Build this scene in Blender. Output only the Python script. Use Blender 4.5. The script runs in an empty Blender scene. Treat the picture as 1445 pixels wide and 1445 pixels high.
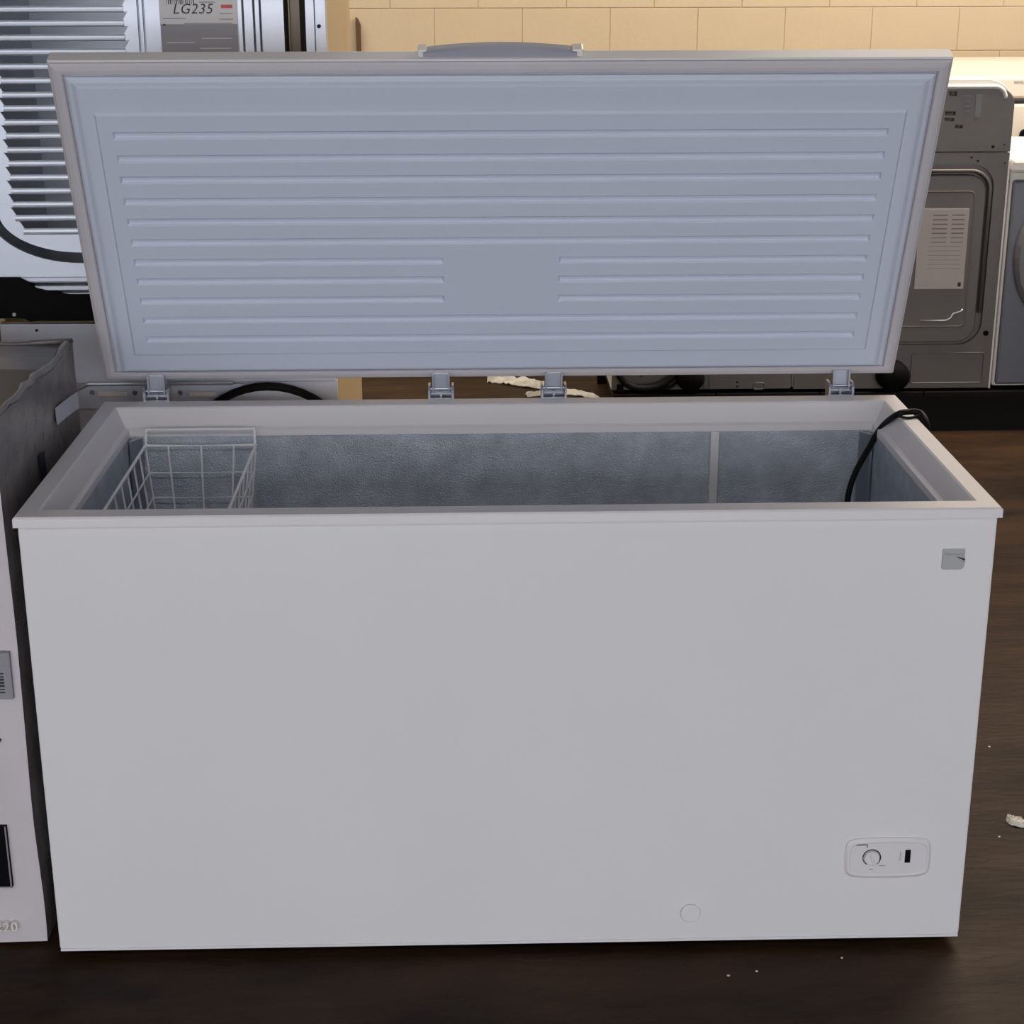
import bpy, bmesh, math, random
from math import sin, cos, pi, radians
from mathutils import Vector, Matrix, noise as mnoise

random.seed(7)
scene = bpy.context.scene
COL = scene.collection

# ------------------------------------------------------------------ camera
F_PX, PITCH, YAW, ROLL = 2387.1, 0.3248, 0.0256, -0.0022
CAM = Vector((-0.0673, -2.6902, 1.7609))
fwd = Vector((sin(YAW)*cos(PITCH), cos(YAW)*cos(PITCH), -sin(PITCH)))
_r = Vector((cos(YAW), -sin(YAW), 0.0)); _u = _r.cross(fwd)
RT = cos(ROLL)*_r + sin(ROLL)*_u
UP = -sin(ROLL)*_r + cos(ROLL)*_u
cam_d = bpy.data.cameras.new('camera')
cam_d.sensor_width = 36.0; cam_d.lens = F_PX/1445*36.0
cam_d.clip_start = 0.05; cam_d.clip_end = 200
cam = bpy.data.objects.new('camera', cam_d); COL.objects.link(cam)
m = Matrix.Identity(4)
for i in range(3):
    m[i][0] = RT[i]; m[i][1] = UP[i]; m[i][2] = -fwd[i]; m[i][3] = CAM[i]
cam.matrix_world = m
scene.camera = cam

def ray(x, y): return fwd + RT*((x-722.5)/F_PX) - UP*((y-722.5)/F_PX)
def pY(x, y, Y): d = ray(x, y); return CAM + d*((Y-CAM.y)/d.y)
def pZ(x, y, Z): d = ray(x, y); return CAM + d*((Z-CAM.z)/d.z)
def pX(x, y, X): d = ray(x, y); return CAM + d*((X-CAM.x)/d.x)

# ------------------------------------------------------------------ world and lights
w = bpy.data.worlds.new('daylight'); scene.world = w; w.use_nodes = True
bg = w.node_tree.nodes['Background']
bg.inputs[0].default_value = (0.90, 0.93, 1.0, 1); bg.inputs[1].default_value = 3.3
def area(name, loc, rot, sx, sy, power, colr):
    l = bpy.data.lights.new(name, 'AREA'); l.shape = 'RECTANGLE'; l.size = sx; l.size_y = sy
    l.energy = power; l.color = colr
    o = bpy.data.objects.new(name, l); COL.objects.link(o); o.location = loc; o.rotation_euler = rot
    return o
# overhead shop lights and, through the world, daylight entering by the open loading door behind the camera
area('ceiling_lamp_back_right_offscreen', (2.6, 3.3, 3.5), (0, 0, 0), 3.0, 0.5, 205, (1.0, 0.88, 0.74))
area('ceiling_lamp_back_left_offscreen', (-1.2, 3.9, 3.5), (0, 0, 0), 3.0, 0.5, 95, (1.0, 0.90, 0.78))
area('ceiling_lamp_front_offscreen', (-0.6, -3.7, 3.6), (0, 0, 0), 3.0, 0.5, 66, (1.0, 0.98, 0.95))
vs = scene.view_settings
vs.view_transform = 'Standard'; vs.look = 'None'; vs.gamma = 1.0; vs.use_curve_mapping = False
vs.exposure = 0.0

# ------------------------------------------------------------------ materials
def lin(c):
    out = []
    for v in c:
        v = v/255.0
        out.append(v/12.92 if v <= 0.04045 else ((v+0.055)/1.055)**2.4)
    return out
def mat(name, rgb, rough=0.5, metal=0.0, spec=0.5, var=0.0, scale=8.0, bump=0.0, bscale=60.0, stretch=(1, 1, 1), rgb2=None, rvar=0.0, coat=0.0):
    M = bpy.data.materials.new(name); M.use_nodes = True
    nt = M.node_tree; b = nt.nodes['Principled BSDF']
    c = lin(rgb)
    b.inputs['Base Color'].default_value = (*c, 1)
    b.inputs['Roughness'].default_value = rough; b.inputs['Metallic'].default_value = metal
    b.inputs['Specular IOR Level'].default_value = spec
    b.inputs['Coat Weight'].default_value = coat
    tc = nt.nodes.new('ShaderNodeTexCoord'); mp = nt.nodes.new('ShaderNodeMapping')
    mp.inputs['Scale'].default_value = stretch
    nt.links.new(tc.outputs['Object'], mp.inputs[0])
    if var > 0 or rgb2 is not None:
        n = nt.nodes.new('ShaderNodeTexNoise'); n.inputs['Scale'].default_value = scale; n.inputs['Detail'].default_value = 6
        n.inputs['Roughness'].default_value = 0.6
        nt.links.new(mp.outputs[0], n.inputs['Vector'])
        r = nt.nodes.new('ShaderNodeValToRGB')
        c2 = lin(rgb2) if rgb2 is not None else [v*(1-var) for v in c]
        r.color_ramp.elements[0].position = 0.3; r.color_ramp.elements[1].position = 0.7
        r.color_ramp.elements[0].color = (*c2, 1); r.color_ramp.elements[1].color = (*c, 1)
        nt.links.new(n.outputs['Fac'], r.inputs[0]); nt.links.new(r.outputs[0], b.inputs['Base Color'])
        if rvar > 0:
            mr = nt.nodes.new('ShaderNodeMapRange'); mr.inputs[3].default_value = rough+rvar; mr.inputs[4].default_value = rough-rvar
            nt.links.new(n.outputs['Fac'], mr.inputs[0]); nt.links.new(mr.outputs[0], b.inputs['Roughness'])
    if bump > 0:
        n2 = nt.nodes.new('ShaderNodeTexNoise'); n2.inputs['Scale'].default_value = bscale; n2.inputs['Detail'].default_value = 4
        nt.links.new(mp.outputs[0], n2.inputs['Vector'])
        bp = nt.nodes.new('ShaderNodeBump'); bp.inputs['Strength'].default_value = bump; bp.inputs['Distance'].default_value = 0.01
        nt.links.new(n2.outputs['Fac'], bp.inputs['Height']); nt.links.new(bp.outputs[0], b.inputs['Normal'])
    return M
def mat_liner():
    # stucco embossed aluminium sheet
    M = mat('embossed_aluminium', (204, 213, 226), 0.42, 0.25, 0.5, var=0.35, scale=16, stretch=(1, 1, 1))
    nt = M.node_tree; b = nt.nodes['Principled BSDF']
    tc = nt.nodes.new('ShaderNodeTexCoord'); v = nt.nodes.new('ShaderNodeTexVoronoi'); v.inputs['Scale'].default_value = 330
    nt.links.new(tc.outputs['Object'], v.inputs['Vector'])
    bp = nt.nodes.new('ShaderNodeBump'); bp.inputs['Strength'].default_value = 0.8; bp.inputs['Distance'].default_value = 0.002
    nt.links.new(v.outputs['Distance'], bp.inputs['Height']); nt.links.new(bp.outputs[0], b.inputs['Normal'])
    return M
def mat_floor():
    M = mat('stained_concrete', (64, 45, 30), 0.55, 0, 0.13, rgb2=(20, 14, 11), scale=3.0, stretch=(0.6, 1.8, 1), bump=0.25, bscale=30, rvar=0.1)
    return M

M = {}
M['enamel'] = mat('white_enamel', (226, 225, 228), 0.34, 0, 0.4, var=0.03, scale=2.2)
M['rim'] = mat('white_rim_plastic', (224, 221, 224), 0.42, 0, 0.4, var=0.02, scale=5)
M['lidpl'] = mat('white_liner_plastic', (205, 212, 228), 0.4, 0, 0.4, var=0.02, scale=3)
M['gasket'] = mat('grey_gasket_vinyl', (200, 196, 202), 0.5, 0, 0.35, var=0.05, scale=6)
M['liner'] = mat_liner()
M['strip'] = mat('white_plastic_strip', (228, 228, 232), 0.5, var=0.03)
M['handle'] = mat('grey_handle_plastic', (165, 165, 178), 0.45, var=0.03)
M['white'] = mat('white_paint', (232, 228, 222), 0.35, var=0.03)
M['zinc'] = mat('zinc_plated_steel', (190, 194, 204), 0.3, 0.9, var=0.08, scale=30)
M['black'] = mat('black_rubber', (12, 12, 13), 0.6, 0, 0.2, var=0.2)
M['blackpl'] = mat('black_plastic', (8, 8, 10), 0.75, 0, 0.12, var=0.2)
M['dark'] = mat('dark_grey_metal', (38, 40, 48), 0.8, 0, 0.2, var=0.2)
M['ink'] = mat('dark_ink', (40, 40, 46), 0.6)
M['greyink'] = mat('grey_ink', (140, 138, 142), 0.6)
M['red'] = mat('red_ink', (190, 85, 72), 0.6)
M['wire'] = mat('white_coated_wire', (244, 243, 248), 0.4, var=0.02)
M['silver'] = mat('galvanised_sheet', (196, 200, 210), 0.4, 0.8, 0.5, var=0.10, scale=4, stretch=(0.4, 1, 5))
M['beige'] = mat('beige_enamel', (196, 172, 134), 0.4, 0, 0.3, var=0.05)
M['paper'] = mat('paper_label', (205, 204, 206), 0.7, 0, 0.2, var=0.05, scale=12)
M['greypaper'] = mat('grey_paper_label', (150, 149, 156), 0.7, 0, 0.2, var=0.12, scale=14, stretch=(1, 1, 6))
M['sheet'] = mat('sheet_paper', (188, 181, 178), 0.7, 0, 0.2, var=0.06, scale=12)  # light warm grey paper of the instruction sheet
M['pinkink'] = mat('shaded_red_ink', (140, 112, 106), 0.7)  # red print darkened and dulled for the shade on the sheet
M['offwhite'] = mat('offwhite_enamel', (206, 197, 187), 0.4, 0, 0.3, var=0.04)
M['tower'] = mat('pale_grey_sheet', (196, 200, 212), 0.45, 0.2, 0.4, var=0.05)
M['dryer'] = mat('dull_zinc_back', (112, 106, 102), 0.4, 0.3, 0.4, var=0.15, scale=7)
M['brown_metal'] = mat('brown_metal_strip', (92, 84, 74), 0.35, 0.7, var=0.1)  # brown metallic tone of the recess strip and its rib
M['chrome'] = mat('badge_metal', (188, 188, 190), 0.3, 0.25, var=0.05, scale=40)
M['control'] = mat('control_plate_plastic', (222, 219, 222), 0.4, 0, 0.4, var=0.015)
M['carton'] = mat('white_carton', (206, 198, 204), 0.6, 0, 0.3, var=0.06, scale=5, bump=0.1, bscale=20)
M['cartontop'] = mat('carton_top_film', (80, 75, 76), 0.35, 0, 0.5, rgb2=(54, 50, 52), scale=7, bump=0.3, bscale=14)
M['film'] = mat('clear_grey_film', (124, 118, 118), 0.25, 0, 0.6, var=0.4, scale=10, bump=0.4, bscale=18)
M['kraft'] = mat('kraft_cardboard', (196, 168, 128), 0.75, 0, 0.2, var=0.1, scale=6, stretch=(4, 4, 0.5))
M['block'] = mat('tan_painted_block', (196, 178, 150), 0.6, 0, 0.3, var=0.07, scale=3.5, bump=0.12, bscale=50)
M['joint'] = mat('tan_painted_mortar', (184, 165, 135), 0.8, 0, 0.2, var=0.08)
M['plainwall'] = mat('tan_plain_wall', (190, 172, 140), 0.7, 0, 0.2, var=0.06, scale=2)
M['ceil'] = mat('ceiling_board', (120, 112, 104), 0.8, 0, 0.2, var=0.06, scale=2)
M['floor'] = mat_floor()
M['post'] = mat('brown_post', (92, 66, 36), 0.6, var=0.2, scale=20)
M['scrap'] = mat('white_plastic_scrap', (225, 220, 208), 0.5, var=0.06, scale=30)
M['platform'] = mat('black_painted_timber', (16, 12, 11), 0.7, 0, 0.2, var=0.3, scale=9)
M['glass'] = mat('dark_door_glass', (42, 44, 50), 0.1, 0, 0.6, var=0.1)
M['greyplast'] = mat('grey_plastic', (120, 120, 124), 0.4, var=0.05)

# ------------------------------------------------------------------ builders
class MB:
    def __init__(s, tf=None): s.v = []; s.f = []; s.tf = tf
    def add(s, vs_, fs):
        b = len(s.v); s.v += [tuple(p) for p in vs_]; s.f += [tuple(b+i for i in f) for f in fs]; return s
    def box(s, x0, x1, y0, y1, z0, z1):
        return s.add([(x0,y0,z0),(x1,y0,z0),(x1,y1,z0),(x0,y1,z0),(x0,y0,z1),(x1,y0,z1),(x1,y1,z1),(x0,y1,z1)],
                     [(0,3,2,1),(4,5,6,7),(0,1,5,4),(1,2,6,5),(2,3,7,6),(3,0,4,7)])
    def tube(s, pts, r, n=10, closed=False):
        pts = [Vector(p) for p in pts]; N = len(pts); rings = []
        prev = None
        for i, p in enumerate(pts):
            a = pts[(i-1) % N] if (closed or i > 0) else pts[i]
            b = pts[(i+1) % N] if (closed or i < N-1) else pts[i]
            t = (b-a).normalized()
            if prev is None:
                h = Vector((0,0,1)) if abs(t.z) < 0.9 else Vector((1,0,0))
                u = t.cross(h).normalized()
            else:
                u = (prev - t*prev.dot(t)).normalized()
            prev = u; v2 = t.cross(u)
            rr = r[i] if isinstance(r, (list, tuple)) else r
            rings.append([p + u*cos(2*pi*k/n)*rr + v2*sin(2*pi*k/n)*rr for k in range(n)])
        vv = [q for R_ in rings for q in R_]; ff = []
        M_ = N if closed else N-1
        for i in range(M_):
            j = (i+1) % N
            for k in range(n):
                k2 = (k+1) % n
                ff.append((i*n+k, i*n+k2, j*n+k2, j*n+k))
        if not closed:
            ff.append(tuple(range(n-1, -1, -1))); ff.append(tuple((N-1)*n+k for k in range(n)))
        return s.add(vv, ff)
    def cyl(s, a, b, r, n=20): return s.tube([a, b], r, n)
    def loft(s, loops, cap0=False, cap1=False):
        n = len(loops[0]); vv = [p for l in loops for p in l]; ff = []
        for i in range(len(loops)-1):
            for k in range(n):
                k2 = (k+1) % n
                ff.append((i*n+k, i*n+k2, (i+1)*n+k2, (i+1)*n+k))
        if cap0: ff.append(tuple(range(n-1, -1, -1)))
        if cap1: ff.append(tuple((len(loops)-1)*n+k for k in range(n)))
        return s.add(vv, ff)
    def build(s, name, material, parent=None, bevel=0.0, smooth=False, seg=2, fix=True):
        me = bpy.data.meshes.new(name)
        org = Vector(parent['_o']) if parent is not None else Vector((0,0,0))
        vv = []
        for p in s.v:
            q = s.tf(*p) if s.tf else Vector(p)
            vv.append(tuple(q-org))
        me.from_pydata(vv, [], s.f); me.materials.append(material)
        if fix:
            bm = bmesh.new(); bm.from_mesh(me); bmesh.ops.recalc_face_normals(bm, faces=bm.faces); bm.to_mesh(me); bm.free()
        if smooth:
            for p in me.polygons: p.use_smooth = True
        o = bpy.data.objects.new(name, me); COL.objects.link(o)
        if parent is not None: o.parent = parent
        o['_o'] = tuple(org)
        if bevel > 0:
            md = o.modifiers.new('bevel', 'BEVEL'); md.width = bevel; md.segments = seg; md.limit_method = 'ANGLE'; md.angle_limit = radians(40)
            md.harden_normals = False
        return o

def tag(o, label, cat, group=None, kind=None):
    o['label'] = label; o['category'] = cat
    if group: o['group'] = group
    if kind: o['kind'] = kind
    return o
def struct(o, label=None, cat=None):
    o['kind'] = 'structure'
    if label: o['label'] = label
    if cat: o['category'] = cat
    return o
def thing(name, loc, label, cat, group=None):
    o = bpy.data.objects.new(name, None); COL.objects.link(o); o.location = loc; o['_o'] = tuple(loc)
    o.empty_display_size = 0.1
    return tag(o, label, cat, group)

def plate(name, outer, holes, thick, tf, material, parent, bevel=0.0):
    """flat plate from a 2-D outline with holes, extruded; tf maps (a, b, depth) to world, depth 0 = front"""
    cu = bpy.data.curves.new(name, 'CURVE'); cu.dimensions = '2D'; cu.fill_mode = 'BOTH'
    cu.extrude = thick/2; cu.bevel_depth = bevel; cu.bevel_resolution = 1; cu.offset = -bevel
    for lp in [outer]+list(holes):
        sp = cu.splines.new('POLY'); sp.points.add(len(lp)-1); sp.use_cyclic_u = True
        for i, (a, b) in enumerate(lp): sp.points[i].co = (a, b, 0, 1)
    t = bpy.data.objects.new('tmp', cu); COL.objects.link(t)
    dg = bpy.context.evaluated_depsgraph_get()
    me = bpy.data.meshes.new_from_object(t.evaluated_get(dg))
    bpy.data.objects.remove(t); bpy.data.curves.remove(cu)
    org = Vector(parent['_o']) if parent is not None else Vector((0,0,0))
    for v in me.vertices:
        v.co = tf(v.co.x, v.co.y, v.co.z) - org
    bm = bmesh.new(); bm.from_mesh(me); bmesh.ops.remove_doubles(bm, verts=bm.verts, dist=1e-5)
    bmesh.ops.recalc_face_normals(bm, faces=bm.faces); bm.to_mesh(me); bm.free()
    me.name = name; me.materials.clear(); me.materials.append(material)
    o = bpy.data.objects.new(name, me); COL.objects.link(o); o['_o'] = tuple(org)
    if parent is not None: o.parent = parent
    return o
def text(name, body, size, tf, material, parent, depth=0.0004, shear=0.0, spacing=1.0):
    cu = bpy.data.curves.new(name, 'FONT'); cu.body = body; cu.size = size; cu.extrude = depth; cu.shear = shear
    cu.align_x = 'CENTER'; cu.align_y = 'CENTER'; cu.space_character = spacing; cu.resolution_u = 3
    t = bpy.data.objects.new('tmp', cu); COL.objects.link(t)
    dg = bpy.context.evaluated_depsgraph_get()
    me = bpy.data.meshes.new_from_object(t.evaluated_get(dg))
    bpy.data.objects.remove(t)
    org = Vector(parent['_o']) if parent is not None else Vector((0,0,0))
    for v in me.vertices: v.co = tf(v.co.x, v.co.y, v.co.z) - org
    me.name = name; me.materials.clear(); me.materials.append(material)
    o = bpy.data.objects.new(name, me); COL.objects.link(o); o['_o'] = tuple(org)
    if parent is not None: o.parent = parent
    return o
def rrect(x0, x1, z0, z1, r, n=6):
    r = r if isinstance(r, (list, tuple)) else [r]*4     # bl, br, tr, tl
    out = []
    for (cx, cz, a0, rr) in ((x0+r[0], z0+r[0], pi, r[0]), (x1-r[1], z0+r[1], 1.5*pi, r[1]), (x1-r[2], z1-r[2], 0, r[2]), (x0+r[3], z1-r[3], .5*pi, r[3])):
        if rr <= 1e-6: out.append((cx, cz)); continue
        for k in range(n+1):
            a = a0+k/n*pi/2; out.append((cx+cos(a)*rr, cz+sin(a)*rr))
    return out
def facing(Y):      # vertical plane facing the camera side (-Y): depth towards -Y
    return lambda a, b, d: Vector((a, Y-d, b))
def spline(pts, n=8):
    pts = [Vector(p) for p in pts]; out = []
    for i in range(len(pts)-1):
        p0 = pts[max(i-1,0)]; p1 = pts[i]; p2 = pts[i+1]; p3 = pts[min(i+2,len(pts)-1)]
        for k in range(n):
            t = k/n
            out.append(0.5*((2*p1)+(p2-p0)*t+(2*p0-5*p1+4*p2-p3)*t*t+(3*p1-p0-3*p2+p3)*t**3))
    out.append(pts[-1]); return out

# ------------------------------------------------------------------ setting
WY = 5.5
fl = MB(); fl.box(-7, 7, -10, WY+0.2, -0.1, 0)
struct(fl.build('floor', M['floor']), 'dark brown stained concrete floor', 'floor')
wb = MB(); wb.box(-7, 7, WY, WY+0.2, 0, 3.9)
wall = struct(wb.build('wall_back', M['joint']), 'tan painted concrete block wall', 'wall')
ZL = pY(1200, 72, WY).z; CH = (pY(1200, 10, WY).z-ZL); BW = (pY(1107, 40, WY).x-pY(984, 40, WY).x)
X0 = pY(984, 40, WY).x
def block_mesh():
    b = MB(); g = 0.0014; t = 0.003; e = 0.002
    x, z = BW/2-g, CH/2-g
    lo = [(-x,0,-z),(x,0,-z),(x,0,z),(-x,0,z)]
    md = [(a, -t+e*0.5, c) for a, _, c in lo]
    hi = [(-x+e,-t,-z+e),(x-e,-t,-z+e),(x-e,-t,z-e),(-x+e,-t,z-e)]
    b.loft([lo, md, hi], cap1=True)
    return b
proto = block_mesh().build('block', M['block'], None)
bmesh_data = proto.data; bpy.data.objects.remove(proto)
rows = range(-6, 7)
for k in rows:
    zc = ZL+CH*(k+0.5)
    ph = 0 if k % 2 == 0 else BW/2
    for i in range(-8, 12):
        xc = X0+ph+BW*(i+0.5)
        o = bpy.data.objects.new('block', bmesh_data); COL.objects.link(o); o.parent = wall
        o.location = (xc, WY - random.uniform(0, 0.0012), zc)
for nm, x0, x1 in (('wall_left', -7.2, -7), ('wall_right', 7, 7.2)):
    b = MB(); b.box(x0, x1, -8, WY+.2, 0, 3.9); struct(b.build(nm, M['plainwall']))
b = MB(); b.box(-7.2, 7.2, -8.2, -8, 3.0, 3.95); struct(b.build('wall_front', M['plainwall']), 'unseen wall above the open loading door, added to limit daylight', 'wall')  # unseen header, its low edge cuts daylight on the front floor
b = MB(); b.box(-7.2, 7.2, -8.2, WY+.2, 3.8, 3.95); struct(b.build('ceiling', M['ceil']))

# ------------------------------------------------------------------ chest freezer
HW, LO, D, ZT, ZB = 0.825, 0.006, 0.748, 0.8554, 0.020
fz = thing('chest_freezer', (0, 0.37, 0), 'large white chest freezer with its lid raised and black cord over the rim', 'freezer')
def rect(x0, x1, y0, y1, z): return [(x0,y0,z),(x1,y0,z),(x1,y1,z),(x0,y1,z)]
cb = MB()
cb.loft([rect(-HW+.004, HW-.004, .004, D-.006, ZB), rect(-HW, HW, 0, D-.004, ZB+.003), rect(-HW, HW, 0, D-.004, ZT-.012)], cap0=True)
cb.build('cabinet', M['enamel'], fz, bevel=0.003)
bs = MB(); bs.box(-HW+.002, HW-.002, -.0012, 0.0015, ZB-.001, ZB+.004); bs.build('bottom_edge', M['enamel'], fz)
rm = MB()
ix, iy0, iy1 = 0.794, 0.036, 0.697
rm.loft([rect(-HW+.002, HW-.002, .002, D-.006, ZT-.020), rect(-HW-LO, HW+LO, -LO, D, ZT-.018), rect(-HW-LO, HW+LO, -LO, D, ZT-.003),
         rect(-HW-LO+.003, HW+LO-.003, -LO+.003, D-.003, ZT), rect(-ix-.003, ix+.003, iy0-.003, iy1+.003, ZT), rect(-ix, ix, iy0, iy1, ZT-.003),
         rect(-ix+.016, ix-.016, iy0+.012, iy1-.006, ZT-.041), rect(-ix+.018, ix-.018, iy0+.014, iy1-.008, ZT-.043),
         rect(-ix+.024, ix-.024, iy0+.020, iy1-.013, ZT-.046), rect(-ix+.026, ix-.026, iy0+.022, iy1-.015, ZT-.060)])
rm.build('rim', M['rim'], fz)
ln = MB(); lx, ly0, ly1 = ix-.026, iy0+.022, iy1-.015
ln.loft([rect(-lx, lx, ly0, ly1, ZT-.058), rect(-lx+.004, lx-.004, ly0+.004, ly1-.004, 0.10)], cap1=True)
ln.build('liner', M['liner'], fz, fix=False)
# compressor step
cs = MB(); cs.box(lx-.20, lx-.004, ly0+.004, ly1-.004, .101, .36); cs.build('compressor_step', M['liner'], fz, bevel=.01)
# seam strip on the back of the liner and corner trims
xs = pY(1007, 660, ly1-.005).x
st = MB(); st.box(xs-.009, xs+.009, ly1-.010, ly1-.001, .11, ZT-.057); st.build('seam_strip', M['strip'], fz, bevel=.002)
for sx in (-1, 1):
    t = MB()
    t.loft([[(sx*(lx-.003), ly1-.030, z), (sx*(lx-.003), ly1-.026, z), (sx*(lx-.022), ly1-.003, z), (sx*(lx-.026), ly1-.003, z), (sx*(lx-.024), ly1-.008, z), (sx*(lx-.008), ly1-.030, z)] for z in (.11, ZT-.060)], True, True)
    t.build('corner_trim', M['zinc'], fz)
# feet
for sx in (-1, 1):
    for y in (.06, D-.08):
        f = MB(); f.cyl((sx*.75, y, 0), (sx*.75, y, ZB+.004), .022); f.build('foot', M['black'], fz)

# lid (leaning forward a little past upright)
TL, LL, HY, HZ = 0.3873, 0.717, 0.7792, 0.8942
_s, _c = sin(TL), cos(TL)
def LT(x, v, w_): return Vector((x, HY - v*_s - w_*_c, HZ + v*_c - w_*_s))
LW = HW+LO; LT_TH = .045
sh = MB(LT)
def lrect(x, v0, v1, w_): return [(-x, v0, w_), (x, v0, w_), (x, v1, w_), (-x, v1, w_)]
sh.loft([lrect(LW-.012, .012, LL-.012, -LT_TH), lrect(LW-.003, .003, LL-.003, -LT_TH+.004), lrect(LW, 0, LL, -LT_TH+.012), lrect(LW, 0, LL, -.003), lrect(LW-.003, .003, LL-.003, 0)], True, True)
lid = sh.build('lid', M['rim'], fz)
gk = MB(LT)
gi, g0, g1 = .8045, .0225, .6925
gk.loft([lrect(LW-.004, .003, LL-.003, -.001), lrect(LW-.004, .003, LL-.003, .004), lrect(LW-.008, .006, LL-.007, .0065), lrect(gi+.010, g0-.008, g1+.009, .0085),
         lrect(gi+.002, g0-.002, g1+.002, .0085), lrect(gi, g0, g1, .006), lrect(gi, g0, g1, -.001)])
gk.build('gasket', M['gasket'], lid)
ip = MB(LT)
px, p0, p1 = .8005, .0265, .6885
fx, f0, f1 = .757, .0765, .622
ip.loft([lrect(px, p0, p1, -.001), lrect(px, p0, p1, .008), lrect(px-.003, p0+.003, p1-.003, .0105), lrect(px-.010, p0+.006, p1-.009, .0120), lrect(px-.019, p0+.008, p1-.012, .0175), lrect(px-.024, p0+.012, p1-.018, .0185),
         lrect(fx, f0, f1, .0185), lrect(fx-.004, f0+.004, f1-.004, .0235)])
# ribbed centre field: flat sheet with recessed grooves
WF = .0235; GD = .0055
vlow = [.5695,.5210,.4760,.4290,.3840,.3380,.2920,.2480,.2020,.1555,.1090]
grooves = []
for i, v in enumerate(vlow):
    v0, v1 = v, v+.0165
    if i in (6, 7, 8):
        grooves += [(-.727, -.116, v0, v1), (.112, .727, v0, v1)]
    else: grooves.append((-.727, .727, v0, v1))
xb = sorted(set([-(fx-.004), fx-.004]+[g for G in grooves for g in G[:2]])); vb = sorted(set([f0+.004, f1-.004]+[g for G in grooves for g in G[2:]]))
for a in range(len(xb)-1):
    for b_ in range(len(vb)-1):
        cx, cv = (xb[a]+xb[a+1])/2, (vb[b_]+vb[b_+1])/2
        if any(G[0] < cx < G[1] and G[2] < cv < G[3] for G in grooves): continue
        ip.add([(xb[a],vb[b_],WF),(xb[a+1],vb[b_],WF),(xb[a+1],vb[b_+1],WF),(xb[a],vb[b_+1],WF)], [(0,1,2,3)])
for G in grooves:
    def gr(i, w_): return [(G[0]+i, G[2]+min(i, .007), w_), (G[1]-i, G[2]+min(i, .007), w_), (G[1]-i, G[3]-min(i, .007), w_), (G[0]+i, G[3]-min(i, .007), w_)]
    ip.loft([gr(0, WF), gr(.0008, WF-.0004), gr(.0032, WF-GD+.0008), gr(.0046, WF-GD)], cap1=True)
ip.build('inner_panel', M['lidpl'], lid, fix=False)
# handle on the lid front edge (now on top)
hb = MB(LT)
NA = 14; ha, hb_ = -.146, .136
loops = []
for k in range(NA+1):
    t = k/NA; x = ha+(hb_-ha)*t; h = .010+.010*math.sin(pi*t)**0.8
    loops.append([(x, LL-.001, -.008), (x, LL+h*.75, -.008), (x, LL+h, -.014), (x, LL+h, -.030), (x, LL+h*.8, -.036), (x, LL-.001, -.036)])
hb.loft(loops, True, True)
hb.build('handle', M['handle'], lid)
for x0, x1 in ((-.1565, -.139), (.127, .148)):
    e = MB(LT); e.box(x0, x1, LL-.001, LL+.0135, -.038, -.012); e.build('handle_end', M['white'], lid, bevel=.003)

# hinges
for hx_px in (222, 622.5, 781, 1184.5):
    hx = pY(hx_px, 550, .766).x
    hg = MB(); hg.box(hx-.026, hx+.026, D-.003, D+.004, ZT-.11, ZT+.001)          # leaf on cabinet back
    for sx in (-1, 1):
        x = hx+sx*.0245
        hg.loft([[(x-.0022, D-.002, ZT-.03), (x-.0022, D+.034, ZT-.02), (x-.0022, D+.034, ZT+.026), (x-.0022, D+.006, ZT+.026), (x-.0022, D-.002, ZT+.018)],
                 [(x+.0022, D-.002, ZT-.03), (x+.0022, D+.034, ZT-.02), (x+.0022, D+.034, ZT+.026), (x+.0022, D+.006, ZT+.026), (x+.0022, D-.002, ZT+.018)]], True, True)
    h = hg.build('hinge', M['zinc'], fz)
    p = MB(); p.cyl((hx-.027, D+.016, ZT+.017), (hx+.027, D+.016, ZT+.017), .004, 12); p.build('hinge_pin', M['zinc'], h, smooth=False)
    u = MB(); u.box(hx-.0155, hx+.0155, D+.014, D+.018, ZT+.017, HZ+.012)
    for sx in (-1, 1): u.box(hx+sx*.0165-.002, hx+sx*.0165+.002, D+.004, D+.034, ZT+.013, HZ+.012)
    u.build('lid_leaf', M['zinc'], h, bevel=.0008)
    hs = MB(); hs.box(hx-.0225, hx+.0225, D+.024, D+.034, ZT-.02, ZT+.016); hs.build('gap_block', M['zinc'], h)  # block added between the cheeks to fill the dark gap
    sp = MB(); sp.box(hx-.021, hx+.021, D+.012, D+.022, ZT+.006, ZT+.010); sp.box(hx-.002, hx+.002, D+.009, D+.013, ZT-.002, ZT+.012)
    sp.build('spring_bar', M['zinc'], h)

# badge
FT = facing(0.0)
bl = pY(1328, 803, 0); tr = pY(1362, 774, 0)
badge = plate('badge', rrect(bl.x, tr.x, bl.z, tr.z, [.003, .007, .002, .002]), [], .003, lambda a, b, d: Vector((a, -.0015-d, b)), M['chrome'], fz)
bw, bh = tr.x-bl.x, tr.z-bl.z; bc = ((bl.x+tr.x)/2, (bl.z+tr.z)/2)
text('badge_lettering', 'Kenmore', .0085, lambda a, b, d: Vector((bc[0]+a, -.0031-d, bc[1]+bh*.26+b)), M['greyink'], badge, .0001)
sw = MB()
pth = [(bl.x+bw*t, -.0034, bl.z+bh*(.36+.22*math.sin(pi*(t*.85+.1)))) for t in [i/14 for i in range(15)]]
sw.tube(pth, [.0003+.0016*(i/14) for i in range(15)], 8); sw.build('swoosh', M['chrome'], badge, smooth=True)
sw2 = MB(); pts2 = [(bl.x+bw*t, -.0032, bl.z+bh*(.43+.22*math.sin(pi*(t*.85+.1)))) for t in [.62+.36*i/8 for i in range(9)]]
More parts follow.
